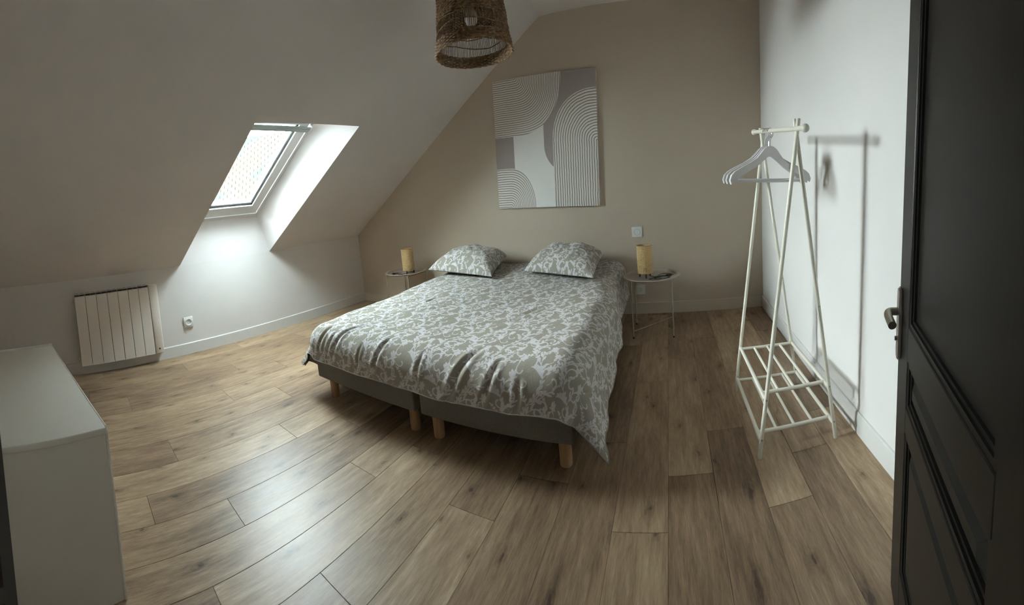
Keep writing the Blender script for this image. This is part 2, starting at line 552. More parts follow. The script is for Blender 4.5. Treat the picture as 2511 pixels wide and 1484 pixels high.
# ------------------------------------------------------------------ skylight
def wp(a, bb, d=0.0): return WO + WE1 * a + WE2 * bb + WN * d
def ring(bm, a0, a1, b0, b1, wl, wb, d0, d1):
    """rectangular ring in the window plane, wl wide at the sides and wb at bottom and top"""
    def bar(A0, A1, B0, B1):
        prism(bm, [wp(A0, B0, d0), wp(A1, B0, d0), wp(A1, B1, d0), wp(A0, B1, d0)], WN * (d1 - d0))
    bar(a0, a1, b0, b0 + wb); bar(a0, a1, b1 - wb, b1); bar(a0, a0 + wl, b0 + wb, b1 - wb); bar(a1 - wl, a1, b0 + wb, b1 - wb)
wroot = thing('window_1', 'white framed skylight in the sloped ceiling', None, WO, kind='structure')
bm = B(); ring(bm, -.01, WW + .01, -.01, WH, .055, .075, -.004, .09); mk('window_frame', bm, M['sash'], wroot)
bm = B(); ring(bm, .028, WW - .028, .042, WH - .02, .012, .012, -.016, .0); mk('trim_strip', bm, M['skirting'], wroot)
bm = B(); ring(bm, .060, WW - .060, .082, WH - .05, .088, .108, -.022, .05); sash = mk('sash', bm, M['sash'], wroot)
bm = B(); ring(bm, .148, WW - .148, .190, WH - .158, .006, .006, -.008, .03); mk('gasket', bm, M['gasket'], sash)
bm = B(); ring(bm, .154, WW - .154, .196, WH - .164, .018, .022, .004, .05); mk('glazing_bead', bm, M['sash'], sash)
bm = B(); prism(bm, [wp(.150, .19, .032), wp(WW - .150, .19, .032), wp(WW - .150, WH - .15, .032), wp(.150, WH - .15, .032)], WN * .004)
mk('pane', bm, M['glass'], sash)
bm = B()
cyl(bm, wp(.045, 1.155, -.035), wp(WW - .045, 1.155, -.035), .017, n=16)
prism(bm, [wp(.045, 1.13, -.05), wp(WW - .045, 1.13, -.05), wp(WW - .045, 1.18, -.05), wp(.045, 1.18, -.05)], WN * .008)
bar = mk('blind_bar', bm, M['blind'], wroot, smooth=True)
for e in (.03, WW - .045):
    bm = B(); box(bm, wp(e + .008, 1.155, -.035), (.018, .06, .035), frame_rot(WE1, WE2, WN), .003); mk('end_cap', bm, M['plastic'], bar)
bm = B(); cyl(bm, wp(.045, .062, -.006), wp(.045, .062, -.001), .005, n=12); mk('screw', bm, M['steel'], wroot)

# neighbouring roof seen through the pane
nr = thing('neighbouring_roof', 'pale slate roof of the neighbouring house seen through the skylight', 'roof', (-9, 5, 1))
bm = B()
d_out = V((-.80, .60, 0)).normalized(); d_al = V((.60, .80, 0)).normalized()
ru = (d_out * math.cos(math.radians(48)) + V((0, 0, math.sin(math.radians(48)))))
rn = ru.cross(d_al).normalized()
if rn.dot(-d_out) < 0: rn = -rn
RB = d_out * 7.0 + V((0, 0, 1.22))
rot = frame_rot(d_al, ru, rn)
for i in range(27):
    for j in range(32):
        x = (j - 13) * .155 + (i % 2) * .0775
        c = RB + d_al * x + ru * (i * .097 + .07) + rn * (.012 + RNG.uniform(-.004, .006))
        tilt = Matrix.Rotation(.08 + RNG.uniform(-.02, .02), 3, 'X')
        box(bm, c, (.148, .125, .014), rot @ tilt)
mk('roof_tiles', bm, M['roof_tile'], nr, kind='stuff')
bm = B(); prism(bm, [RB - d_al * 2.1, RB + d_al * 2.9, RB + d_al * 2.9 + ru * 2.65, RB - d_al * 2.1 + ru * 2.65], -rn * .1)
mk('roof_deck', bm, M['roof_tile'], nr)
bm = B(); box(bm, RB - ru * .05 + rn * .05 + d_al * .4, (5.0, .14, .12), rot, .02); mk('gutter', bm, M['plastic'], nr)

# ------------------------------------------------------------------ radiator
def lw(y, off, z):   # point on the left wall: y, distance from the wall, height
    p = CL + DL * ((y - CL.y) / DL.y)
    return p + NL * off + V((0, 0, z))
RL = frame_rot(DL, -NL, V((0, 0, 1)))
ra = thing('radiator', 'white ribbed electric radiator hanging on the low wall left of the skylight', 'radiator', lw(.32, .09, .09))
ys = [-.052, .043, .142, .240, .336, .431, .524, .617]
z0, z1 = .092, .705
for i in range(7):
    a, c = ys[i] + .0018, ys[i + 1] - .0018
    el = B()
    ym = (a + c) / 2
    box(el, lw(ym, .0875, (z0 + z1) / 2 - .004), (c - a, .010, z1 - z0 - .008), RL, .002, 1)
    box(el, lw(ym, .058, (z0 + z1) / 2 + .006), (.010, .050, z1 - z0 - .03), RL)
    box(el, lw(ym, .035, (z0 + z1) / 2), (c - a - .004, .006, z1 - z0 - .02), RL)
    e = mk('element', el, M['radiator'], ra)
    RT = Matrix.Rotation(-.42, 3, DL)
    g = B(); box(g, lw(ym, .060, z1 + .004), (c - a, .066, .004), RT @ RL); cap = mk('top_cap', g, M['radiator'], e)
    for k, offw in enumerate((.044, .074)):                      # dark strips laid on the cap as the shade inside its slots
        for q in (-1, 1):
            g = B(); box(g, lw(ym + q * (c - a) * .25, offw, z1 + .004 - (offw - .060) * .447 + .0026), ((c - a) * .40, .013, .0016), RT @ RL)
            mk('slot', g, M['radiator_dark'], e)
bm = B(); box(bm, lw((ys[0] + ys[7]) / 2, .076, (z0 + z1) / 2), (ys[7] - ys[0] - .004, .008, z1 - z0 - .02), RL); mk('core', bm, M['radiator_dark'], ra)  # added dark sheet behind the front plates, painted shade for the gaps
bm = B(); box(bm, lw((.6195 + .699) / 2, .055, (z0 + z1) / 2 + .004), (.079, .078, z1 - z0 + .010), RL, .007, 3)
ep = mk('control_panel', bm, M['radiator'], ra, smooth=True)
bm = B(); cyl(bm, lw(.657, .093, .135), lw(.657, .097, .135), .0095, n=20); mk('dial', bm, M['plastic_grey'], ep)
bm = B(); cyl(bm, lw(.657, .096, .135), lw(.657, .0985, .135), .0055, n=16); mk('dial_centre', bm, M['black'], ep)
for y in (-.062, ):
    for z in (.665, .14):
        bm = B(); box(bm, lw(y, .035, z), (.014, .045, .03), RL, .003, 1); mk('bracket', bm, M['plastic'], ra)
bm = B(); box(bm, lw(.28, .012, .4), (.4, .022, .3), RL); mk('wall_plate', bm, M['radiator_dark'], ra)  # backing plate coloured dark so the gaps read as shaded

# ------------------------------------------------------------------ sockets and switch
def wall_plate(name, label, cat, c, ex, n, size, kind):
    rot = frame_rot(ex, n, V((0, 0, 1)))
    r = thing(name, label, cat, c)
    bm = B(); box(bm, c + n * .006, (size, .012, size), rot, .003); mk('cover_plate', bm, M['plastic'], r, smooth=True)
    if kind == 'socket':
        bm = B(); 
        import_pts = [(.029, .001), (.029, .0155), (.024, .0155), (.022, .004), (0, .004)]
        lathe(bm, import_pts, (0, 0, 0), 36)
        q = n.to_track_quat('Z', 'Y').to_matrix().to_4x4()
        s = size / .083
        bmesh.ops.transform(bm, matrix=Matrix.Translation(c + n * .002) @ q @ Matrix.Scale(s, 4), verts=bm.verts)
        well = mk('socket_well', bm, M['plastic'], r, smooth=True)
        for dx, dz, rr in ((-.0095, -.002, .0032), (.0095, -.002, .0032), (0, .010, .003)):
            bm = B(); p = c + ex * dx + V((0, 0, dz)) + n * .0045
            cyl(bm, p, p + n * (.009 if dz > 0 else .004), rr, n=12)
            mk('earth_pin' if dz > 0 else 'pin_hole', bm, M['steel'] if dz > 0 else M['black'], well)
    else:
        bm = B(); cyl(bm, c + n * .010, c + n * .017, size * .27, n=40); mk('knob', bm, M['plastic'], r, smooth=True)
        bm = B(); tube(bm, [c + n * .0125 + ex * (size * .285 * math.cos(t)) + V((0, 0, size * .285 * math.sin(t))) for t in np.linspace(0, 2 * math.pi, 40, endpoint=False)], .0009, 5, closed=True)
        mk('knob_groove', bm, M['plastic_grey'], r)
wall_plate('wall_socket', 'white wall socket low on the white wall right of the radiator', 'socket', lw(.986, 0, .299), DL, NL, .095, 'socket')
wall_plate('wall_socket', 'white wall socket on the beige wall behind the right side table', 'socket', V((-.269, 3.332, .222)), V((-1, 0, 0)), V((0, -1, 0)), .088, 'socket')
wall_plate('dimmer_switch', 'white round-knob dimmer switch on the beige wall above the right lamp', 'switch', V((-.271, 3.332, .746)), V((-1, 0, 0)), V((0, -1, 0)), .092, 'dimmer')

# ------------------------------------------------------------------ motif distance field (the scroll print)
TW, THh = .38, .52
RES = .0013
nx, ny = int(TW / RES), int(THh / RES)
gx, gy = np.meshgrid((np.arange(nx) + .5) * RES, (np.arange(ny) + .5) * RES, indexing='ij')
fieldd = np.full((nx, ny), .05)
def dab(x, y, r):
    """lower the tiled distance field around one disc"""
    R = r + .008
    i0, i1 = int(math.floor((x - R) / RES)), int(math.ceil((x + R) / RES))
    j0, j1 = int(math.floor((y - R) / RES)), int(math.ceil((y + R) / RES))
    ii, jj = np.arange(i0, i1 + 1), np.arange(j0, j1 + 1)
    d = np.hypot((ii[:, None] + .5) * RES - x, (jj[None, :] + .5) * RES - y) - r
    ix = np.ix_(ii % nx, jj % ny)
    fieldd[ix] = np.minimum(fieldd[ix], d)
def stroke(pts, w):
    P = np.array(pts, float)
    L = np.r_[0, np.cumsum(np.hypot(*np.diff(P, axis=0).T))]
    n = max(3, int(L[-1] / .0013))
    q = np.linspace(0, L[-1], n)
    xs, ys_ = np.interp(q, L, P[:, 0]), np.interp(q, L, P[:, 1])
    for k in range(n): dab(xs[k], ys_[k], max(.0007, w(k / (n - 1))))
def curve(x, y, a, ln, k0, k1, n=26, p=1.6):
    """a curve whose bending goes from k0 to k1 (turns per its own length)"""
    out = []
    for i in range(n):
        out.append((x, y, a)); t = i / (n - 1)
        x += math.cos(a) * ln / n; y += math.sin(a) * ln / n
        a += 2 * math.pi * (k0 + (k1 - k0) * t ** p) / n
    return out
def leaf(x, y, a, ln, wd, k=.12):
    c = curve(x, y, a, ln, k * .4, k, 12)
    stroke([p[:2] for p in c], lambda t: wd * math.sin(math.pi * min(1, .06 + t * .90)) ** .75)
def acanthus(x, y, a, ln, side):
    """broad curling leaf, lobed along its outer edge"""
    c = curve(x, y, a, ln, .04 * side, .55 * side, 24)
    stroke([p[:2] for p in c], lambda t: .0014 + ln * .085 * math.sin(math.pi * min(1, t * .95)) ** 1.1)
    for i, g in ((6, .22), (10, .28), (14, .27), (18, .20)):
        q = c[i]; leaf(q[0], q[1], q[2] - side * .85, ln * g, ln * .05, side * .16)
def comma(x, y, a, ln, side, w=.0032, bud=True, twig=True):
    """thin branch that thickens and hooks round on itself"""
    c = curve(x, y, a, ln, -.04 * side, 1.75 * side, 34, 1.7)
    stroke([p[:2] for p in c], lambda t: .0015 + (w - .0015) * max(0, (t - .35) / .65) ** .7 if t < .97 else w * .8)
    if bud: dab(c[-1][0], c[-1][1], w * 1.15)
    if twig:
        q = c[9]; leaf(q[0], q[1], q[2] - side * .7, ln * .24, ln * .034, side * .2)
        q = c[15]; leaf(q[0], q[1], q[2] - side * .9, ln * .18, ln * .030, side * .2)
        q = c[5]; leaf(q[0], q[1], q[2] + side * .6, ln * .20, ln * .026, -side * .2)
def tulip(x, y, a, s):
    leaf(x, y, a, s, s * .15, .02)
    leaf(x, y, a + .55, s * .9, s * .12, -.16); leaf(x, y, a - .55, s * .9, s * .12, .16)
    leaf(x, y, a + 1.15, s * .5, s * .09, .2); leaf(x, y, a - 1.15, s * .5, s * .09, -.2)
def twig(x, y, a, ln, side):
    """small sprig with paired leaves"""
    c = curve(x, y, a, ln, .05 * side, .25 * side, 20)
    stroke([p[:2] for p in c], lambda t: .0014)
    for i in (5, 9, 13, 17):
        q = c[i]; g = ln * (.26 - .006 * i)
        leaf(q[0], q[1], q[2] + .8, g, g * .20, -.1); leaf(q[0], q[1], q[2] - .8, g, g * .20, .1)
    q = c[-1]; leaf(q[0], q[1], q[2], ln * .2, ln * .05, .05)
def dots(x, y, a, n, side):
    for i in range(n):
        dab(x, y, .0019); x += math.cos(a) * .0068; y += math.sin(a) * .0068; a += side * .16
def vine(pts):
    c = [(v.x, v.y) for v in catmull([V((a, b_, 0)) for a, b_ in pts], 14)]
    stroke(c, lambda t: .0018)
    out = []
    for k in range(len(c) - 1):
        out.append((c[k][0], c[k][1], math.atan2(c[k + 1][1] - c[k][1], c[k + 1][0] - c[k][0])))
    return out
va = vine([(.05, 0), (.10, .065), (.135, .13), (.115, .20), (.06, .27), (.04, .345), (.055, .43), (.05, .52)])
vb = vine([(.24, 0), (.225, .08), (.265, .16), (.325, .23), (.33, .31), (.285, .385), (.245, .45), (.24, .52)])
for c, ph in ((va, 0), (vb, 1)):
    n = len(c); st = n // 8
    for q in range(8):
        i = min(n - 1, st * q + 3); x, y, a = c[i]; sd = 1 if (q + ph) % 2 else -1
        kind = (q * 3 + ph) % 4
        if kind == 0: comma(x, y, a + sd * .55, .175, sd, .0046)
        elif kind == 1: acanthus(x, y, a + sd * .45, .096, sd); comma(x, y, a - sd * .7, .150, -sd, .0042, True, True)
        elif kind == 2: comma(x, y, a + sd * .8, .160, -sd, .0044); leaf(x, y, a - sd * .6, .036, .0056, sd * .15)
        else: twig(x, y, a + sd * .8, .085, sd); comma(x, y, a - sd * .5, .150, -sd, .0046)
        for off, g in ((st // 3, .7), (2 * st // 3, 1.0)):
            j = min(n - 1, i + off); x, y, a = c[j]
            leaf(x, y, a + sd * .7 * g, .026, .0043, -sd * .15); leaf(x, y, a - sd * .75 * g, .022, .0038, sd * .15)
for x, y, a, s_ in ((.185, .055, 1.4, .044), (.015, .15, 1.2, .040), (.185, .275, 1.9, .046), (.355, .08, 1.6, .042), (.15, .47, 1.2, .044), (.345, .465, 1.5, .044), (.20, .375, .8, .038), (.01, .395, 2.2, .036)):
    tulip(x, y, a, s_ * 1.12)
    comma(x, y, a + math.pi + .5, .11, 1, .0036, True, False); comma(x, y, a + math.pi - .5, .10, -1, .0034, True, True)
    leaf(x, y, a + math.pi, .02, .0024, .2)
for x, y, a, ln, sd in ((.175, .155, 1.2, .06, 1), (.005, .225, .9, .055, -1), (.36, .175, 2.0, .055, 1), (.13, .345, 1.7, .06, -1), (.365, .36, 1.2, .055, 1), (.31, .005, .9, .06, 1), (.105, .44, -.4, .05, 1)):
    twig(x, y, a, ln * 1.1, sd); comma(x, y, a + 2.4, .12, -sd, .004, True, True)
for x, y, a, sd in ((.16, .11, .3, 1), (.29, .10, .8, -1), (.09, .30, .3, 1), (.22, .22, 1.0, -1), (.30, .43, .5, 1), (.02, .06, 1.1, -1), (.36, .255, .4, 1), (.17, .42, 2.0, 1)):
    dots(x, y, a, 7, sd)
MS = 1.2
def motif_at(u, v):
    """bilinear sample of the tiled field"""
    u = np.asarray(u) * MS; v = np.asarray(v) * MS
    fu = (u / TW) % 1.0 * nx - .5; fv = (v / THh) % 1.0 * ny - .5
    i = np.floor(fu).astype(int); j = np.floor(fv).astype(int); a = fu - i; c = fv - j
    g = lambda p, q: fieldd[p % nx, q % ny]
    return -.00035 + (1 / MS) * (g(i, j) * (1 - a) * (1 - c) + g(i + 1, j) * a * (1 - c) + g(i, j + 1) * (1 - a) * c + g(i + 1, j + 1) * a * c)

def vnoise(x, y, seed=0):
    """smooth value noise"""
    r = np.random.default_rng(seed).uniform(-1, 1, (64, 64))
    xi = np.floor(x).astype(int); yi = np.floor(y).astype(int); fx = x - xi; fy = y - yi
    fx = fx * fx * (3 - 2 * fx); fy = fy * fy * (3 - 2 * fy)
    g = lambda a, b_: r[a % 64, b_ % 64]
    return g(xi, yi) * (1 - fx) * (1 - fy) + g(xi + 1, yi) * fx * (1 - fy) + g(xi, yi + 1) * (1 - fx) * fy + g(xi + 1, yi + 1) * fx * fy

def grid_mesh(name, P, motif, m, root_loc, parent=None, close_u=False):
    nu, nv = P.shape[:2]
    me = bpy.data.meshes.new(name)
    co = (P.reshape(-1, 3) - np.array(root_loc))
    me.vertices.add(nu * nv); me.vertices.foreach_set('co', co.astype(np.float32).ravel())
    i, j = np.meshgrid(np.arange(nu - 1), np.arange(nv - 1), indexing='ij')
    a = (i * nv + j).ravel(); q = np.stack([a, a + nv, a + nv + 1, a + 1], 1)
    nf = len(q)
    me.loops.add(nf * 4); me.loops.foreach_set('vertex_index', q.ravel().astype(np.int32))
    me.polygons.add(nf); me.polygons.foreach_set('loop_start', np.arange(0, nf * 4, 4, dtype=np.int32))
    me.polygons.foreach_set('use_smooth', np.ones(nf, bool))
    me.update(calc_edges=True)
    at = me.attributes.new('motif', 'FLOAT', 'POINT'); at.data.foreach_set('value', motif.ravel().astype(np.float32))
    me.materials.append(m)
    o = bpy.data.objects.new(name, me); o.location = root_loc if parent is None else (0, 0, 0)
    link(o, parent)
    return o

# ------------------------------------------------------------------ bed
def box_spring(x0, x1, label):
    r = thing('box_spring', label, 'box spring', ((x0 + x1) / 2, 2.33, 0), 'the two box springs of the bed')
    bm = B(); box2(bm, (x0, 1.345, .127), (x1, 3.30, .262), .010, 3)
    mk('upholstered_base', bm, M['box_fabric'], r, smooth=True)
    bm = B(); box2(bm, (x0 + .02, 1.365, .122), (x1 - .02, 3.28, .128)); mk('underside', bm, M['black'], r)
    return r
lb = box_spring(-1.960, -1.187, 'charcoal upholstered box spring on round wooden legs, the left half of the bed')
rb = box_spring(-1.149, -.404, 'charcoal upholstered box spring on round wooden legs, the right half of the bed')
for r, xs in ((lb, (-1.880, -1.238)), (rb, (-1.092, -.459))):
    for y in (1.405, 3.12):
        for x in xs:
            if y > 3: x += .06 if x < -1.2 and x < -1.5 else (-.07 if x > -.6 else 0)
            bm = B(); lathe(bm, [(0, .128), (.0275, .128), (.0265, .003), (.0245, 0), (0, 0)], (x, y, 0), 28); mk('leg', bm, M['beech'], r, smooth=True)
bm = B(); box2(bm, (-1.955, 1.352, .262), (-.41, 3.30, .43), .03, 4)
tag(mk('mattress', bm, M['mattress'], smooth=True), 'pale mattress lying across both box springs, its edge showing below the duvet', 'mattress')

X0, X1, Y0 = -1.905, -.463, 1.430
OL, OR_, OF = .40, .385, .272
RB_ = .130
ns, nt_ = 790, 760
s = np.linspace(X0 - OL, X1 + OR_, ns); t = np.linspace(Y0 - OF, 3.285, nt_)
Sg, Tg = np.meshgrid(s, t, indexing='ij')
# the front hem bows a little
ex = np.where(Sg > X1, Sg - X1, np.where(Sg < X0, Sg - X0, 0.0)); ey = np.where(Tg < Y0, Tg - Y0, 0.0)
sm_ = np.clip((Tg - 2.25) / .45, 0, 1); sm_ = sm_ * sm_ * (3 - 2 * sm_)
cxn = np.clip(Sg, X0, X1) - .052 * sm_ * np.clip((Sg + 1.0) / .5, 0, 1); cyn = np.clip(Tg, Y0, None)
Lg = np.hypot(ex, ey) + 1e-9
ux, uy = ex / Lg, ey / Lg
arc = RB_ * math.pi / 2
flare = .10 + .40 * np.exp(-((Tg - 1.20) / .30) ** 2) * np.clip(ux, 0, 1) + .50 * np.clip(-ux, 0, 1) * np.exp(-((Tg - 1.2) / .22) ** 2)
ang = np.minimum(Lg, arc) / RB_
rest = np.maximum(Lg - arc, 0)
hang = np.abs(2 * ux * uy)
round_ = 1 - np.where(ex < 0, .22, .04) * hang
Lc = Lg * round_
ang = np.minimum(Lc, arc) / RB_
rest = np.maximum(Lc - arc, 0)
hh = RB_ * np.sin(ang) + rest * flare
dd_ = RB_ * (1 - np.cos(ang)) + rest * np.sqrt(1 - flare ** 2)
# folds in the hanging part
phi = np.arctan2(uy, ux)
def folds(q): return .6 * vnoise(q * 8 + 3.1, Lg * 2 + 5, 3) + .4 * vnoise(q * 17, Lg * 3, 4)
fold = ux ** 2 * folds(Tg) + uy ** 2 * folds(Sg)
corner = np.exp(-((np.abs(ux * uy) - .5) / .28) ** 2) * (np.abs(ux * uy) > 1e-6)
hh = hh + np.clip(rest, 0, .2) / .2 * (fold * .020 + corner * .028 * np.sin(phi * 9 + 1.0))
ztop = .462 + .045 * (cyn - Y0) / 1.9
# puff and creases on the top
ztop = ztop + .010 * vnoise(Sg * 2.1, Tg * 2.1, 8) + .0045 * vnoise(Sg * 6, Tg * 6, 9) + .0016 * vnoise(Sg * 17, Tg * 17, 10)
def crease(x0, y0, x1, y1, w, d):
    L2 = (x1 - x0) ** 2 + (y1 - y0) ** 2
    k = np.clip(((Sg - x0) * (x1 - x0) + (Tg - y0) * (y1 - y0)) / L2, 0, 1)
    dist = np.hypot(Sg - x0 - k * (x1 - x0), Tg - y0 - k * (y1 - y0))
    return -d * np.exp(-(dist / w) ** 2) * np.sin(np.pi * np.clip(k * .9 + .05, 0, 1)) + d * .6 * np.exp(-((dist - 2.2 * w) / (1.2 * w)) ** 2) * np.sin(np.pi * np.clip(k * .9 + .05, 0, 1))
cr = (crease(-1.72, 1.22, -1.64, 1.52, .010, .009) + crease(-1.40, 1.18, -1.34, 1.42, .011, .010) + crease(-1.86, 1.22, -1.81, 1.40, .010, .008)
      + crease(-.95, 1.15, -.83, 1.44, .013, .013) + crease(-.78, 1.16, -.70, 1.38, .011, .009) + crease(-.62, 1.15, -.60, 1.30, .010, .008)
      + crease(-.86, 1.78, -.74, 2.05, .012, .004) + crease(-1.05, 2.0, -.97, 2.15, .012, .003) + crease(-1.47, 1.78, -1.18, 2.22, .004, .003)
      + crease(-1.55, 1.98, -1.52, 2.10, .006, .005) + crease(-1.12, 1.2, -1.10, 1.36, .009, .007) + crease(-1.78, 1.2, -1.74, 1.36, .009, .008)
      + crease(-1.52, 1.18, -1.50, 1.34, .008, .006))
side_mask = np.clip(1 - Lg / .05, 0, 1)
Pz = ztop + cr * np.clip(1.15 - Lg / .12, .0, 1) - dd_
Px = cxn + ux * (hh + cr * .9 * (Lg > .03))
Py = cyn + uy * (hh + cr * .9 * (Lg > .03))
Pz = np.maximum(Pz, .012)
Pd = np.stack([Px, Py, Pz], -1)
mot = motif_at(Sg + 3.0 + .008 * vnoise(Sg * 5, Tg * 5, 21), Tg * 1.0 + 5.0)
duv = grid_mesh('duvet', Pd, mot, M['bedding'], (-1.18, 2.3, 0))
tag(duv, 'greige duvet with a white scroll print, spread over the whole bed', 'duvet')
qs = (slice(None, None, 5), slice(None, None, 5))
k_ = np.minimum(Lg / arc, 1)
inn = Pd - np.stack([ux * k_, uy * k_, 1 - .6 * k_], -1) * .013
li = grid_mesh('lining', inn[qs], mot[qs] * 0 + 1, M['lining'], (-1.18, 2.3, 0), duv)
rim = [Pd[0, ::-6], Pd[::6, 0], Pd[-1, ::6]]
bm = B(); tube(bm, [tuple(q - np.array([0, 0, -.001])) for q in np.concatenate(rim)], .0030, 6); mk('hem', bm, M['hem'], duv, smooth=True)

def pillow(label, NLc, NRc, FRc, FLc, crown, seed, twist=0):
    n = 190
    u, v = np.meshgrid(np.linspace(-1, 1, n), np.linspace(-1, 1, n), indexing='ij')
    c = [np.array(q, float) for q in (NLc, NRc, FRc, FLc)]
    # outline pinches in between the corners
    uu = u * (1 - .055 * (1 - v ** 2)); vv = v * (1 - .075 * (1 - u ** 2))
    a, b_ = (uu + 1) / 2, (vv + 1) / 2
    base = (c[0][None, None] * ((1 - a) * (1 - b_))[..., None] + c[1][None, None] * (a * (1 - b_))[..., None]
            + c[2][None, None] * (a * b_)[..., None] + c[3][None, None] * ((1 - a) * b_)[..., None])
    prof = np.clip(1 - np.abs(u) ** 2.8, 0, 1) ** .52 * np.clip(1 - np.abs(v) ** 2.8, 0, 1) ** .52
    wr = .014 * vnoise(u * 2.4 + seed, v * 2.4, seed) + .007 * vnoise(u * 6, v * 6 + seed, seed + 1) + .003 * vnoise(u * 15, v * 15 + seed, seed + 2)
    rad = np.hypot(u, v)
    rip = .010 * np.sin(np.arctan2(v, u) * 14 + seed) * np.clip((rad - .55) / .5, 0, 1) * np.clip(1.35 - rad, 0, 1)
    top = base.copy(); top[..., 2] += prof * (crown + wr) + rip * prof ** .3
    bot = base.copy(); bot[..., 2] -= prof * .035
    bot[..., 2] = np.maximum(bot[..., 2], .490 + .045 * (bot[..., 1] - Y0) / 1.9 - .02)
    ctr = np.mean(c, 0); r = thing('pillow', label, 'pillow', tuple(ctr), 'scroll print pillows')
    def arclen(P_, ax):
        d = np.linalg.norm(np.diff(P_, axis=ax), axis=2)
        z_ = np.zeros_like(P_[..., 0]); L_ = np.cumsum(d, axis=ax)
        if ax == 0: z_[1:] = L_; return z_ - z_[n // 2][None, :]
        z_[:, 1:] = L_; return z_ - z_[:, n // 2][:, None]
    m1 = motif_at(arclen(top, 0) + 1.0 + seed * .13, arclen(top, 1) + 2.0 + seed * .21)
    P = np.concatenate([top, bot[:, ::-1][:, 1:]], axis=1)
    mm = np.concatenate([m1, m1[:, ::-1][:, 1:]], axis=1)
    o = grid_mesh('pillowcase', P, mm, M['bedding'], tuple(ctr), r)
    return r
pl = pillow('plump pillow with white scroll print at the head of the bed, the left one', (-2.06, 2.74, .545), (-1.345, 2.60, .525), (-1.47, 3.20, .590), (-2.02, 3.26, .60), .150, 3)
pr = pillow('plump pillow with white scroll print at the head of the bed, the right one', (-1.15, 2.80, .530), (-.53, 2.54, .525), (-.545, 3.13, .600), (-1.10, 3.24, .60), .140, 6)

# ------------------------------------------------------------------ side tables
def side_table(label, cx, cy, rotz=0.0):
    r = thing('side_table', label, 'side table', (cx, cy, 0), 'round tray side tables beside the bed')
    bm = B()
    prof = [(0, .435), (.176, .435), (.190, .440), (.197, .452), (.224, .455), (.2265, .452), (.224, .4515), (.199, .449), (.193, .436), (.178, .431), (0, .431)]
    lathe(bm, prof, (cx, cy, 0), 64); mk('tray', bm, M['tray'], r, smooth=True)
    q = .152
    cs = [(cx + sx * q, cy + sy * q) for sx, sy in ((-1, -1), (1, -1), (1, 1), (-1, 1))]
    for x, y in cs:
        bm = B(); cyl(bm, (x, y, .004), (x, y, .437), .0055, n=14); lg = mk('leg', bm, M['tray_leg'], r, smooth=True)
        bm = B(); cyl(bm, (x, y, 0), (x, y, .012), .0068, n=14); mk('foot_cap', bm, M['black'], lg)
    for a, c in ((0, 3), (1, 2)):
        bm = B(); cyl(bm, (*cs[a], .425), (*cs[c], .425), .0045, n=12); mk('top_rail', bm, M['tray_leg'], r, smooth=True)
    for a, c, dz in ((0, 2, .053), (1, 3, .060)):
        bm = B(); cyl(bm, (*cs[a], .056), (*cs[c], .056), .0035, n=12); mk('cross_brace', bm, M['tray_leg'], r, smooth=True)
    return r
side_table('greige round tray side table between the bed and the low left wall', -2.625, 3.085)
side_table('greige round tray side table right of the bed', -.138, 2.90)

def table_lamp(label, cx, cy, z, rad, h):
    r = thing('table_lamp', label, 'lamp', (cx, cy, z), 'cane table lamps on the side tables')
    bm = B()
    nc, nr_ = 34, 17
    zb = z + .036
    bx = lambda a, k: None
    angs = []; 
    for k in range(nc):
        a0 = 2 * math.pi * k / nc; a1 = a0 + 2 * math.pi / nc * .56
        angs += [a0, a1]
    zs = [0.0]
    pitch = (h - .012) / nr_
    for k in range(nr_):
        zs += [.008 + k * pitch, .008 + k * pitch + pitch * .46]
    zs.append(h)
    vs = [[bm.verts.new((cx + rad * math.cos(a), cy + rad * math.sin(a), zb + zz)) for a in angs] for zz in zs]
    for i in range(len(zs) - 1):
        for j in range(2 * nc):
            if i % 2 == 1 and j % 2 == 1: continue
            j2 = (j + 1) % (2 * nc)
            bm.faces.new((vs[i][j], vs[i][j2], vs[i + 1][j2], vs[i + 1][j]))
    sh = mk('lamp_shade', bm, M['cane'], r, smooth='full')
    so = sh.modifiers.new('thickness', 'SOLIDIFY'); so.thickness = .0016
    bm = B(); tube(bm, [(cx + rad * math.cos(t), cy + rad * math.sin(t), zb + h) for t in np.linspace(0, 2 * math.pi, 48, endpoint=False)], .0022, 6, closed=True)
    mk('rim', bm, M['cane_rim'], sh, smooth=True)
    bm = B(); cyl(bm, (cx, cy, z + .034), (cx, cy, z + .042), rad - .004, n=32); bs = mk('base', bm, M['black'], r)
    bm = B(); cyl(bm, (cx, cy, z + .03), (cx, cy, z + .075), .016, n=20); mk('bulb_holder', bm, M['black'], bs)
    for k in range(3):
        a = .7 + k * 2 * math.pi / 3
        x, y = cx + (rad - .012) * math.cos(a), cy + (rad - .012) * math.sin(a)
        bm = B(); box2(bm, (x - .004, y - .004, z), (x + .004, y + .004, z + .038)); mk('leg', bm, M['black'], r)
    return r
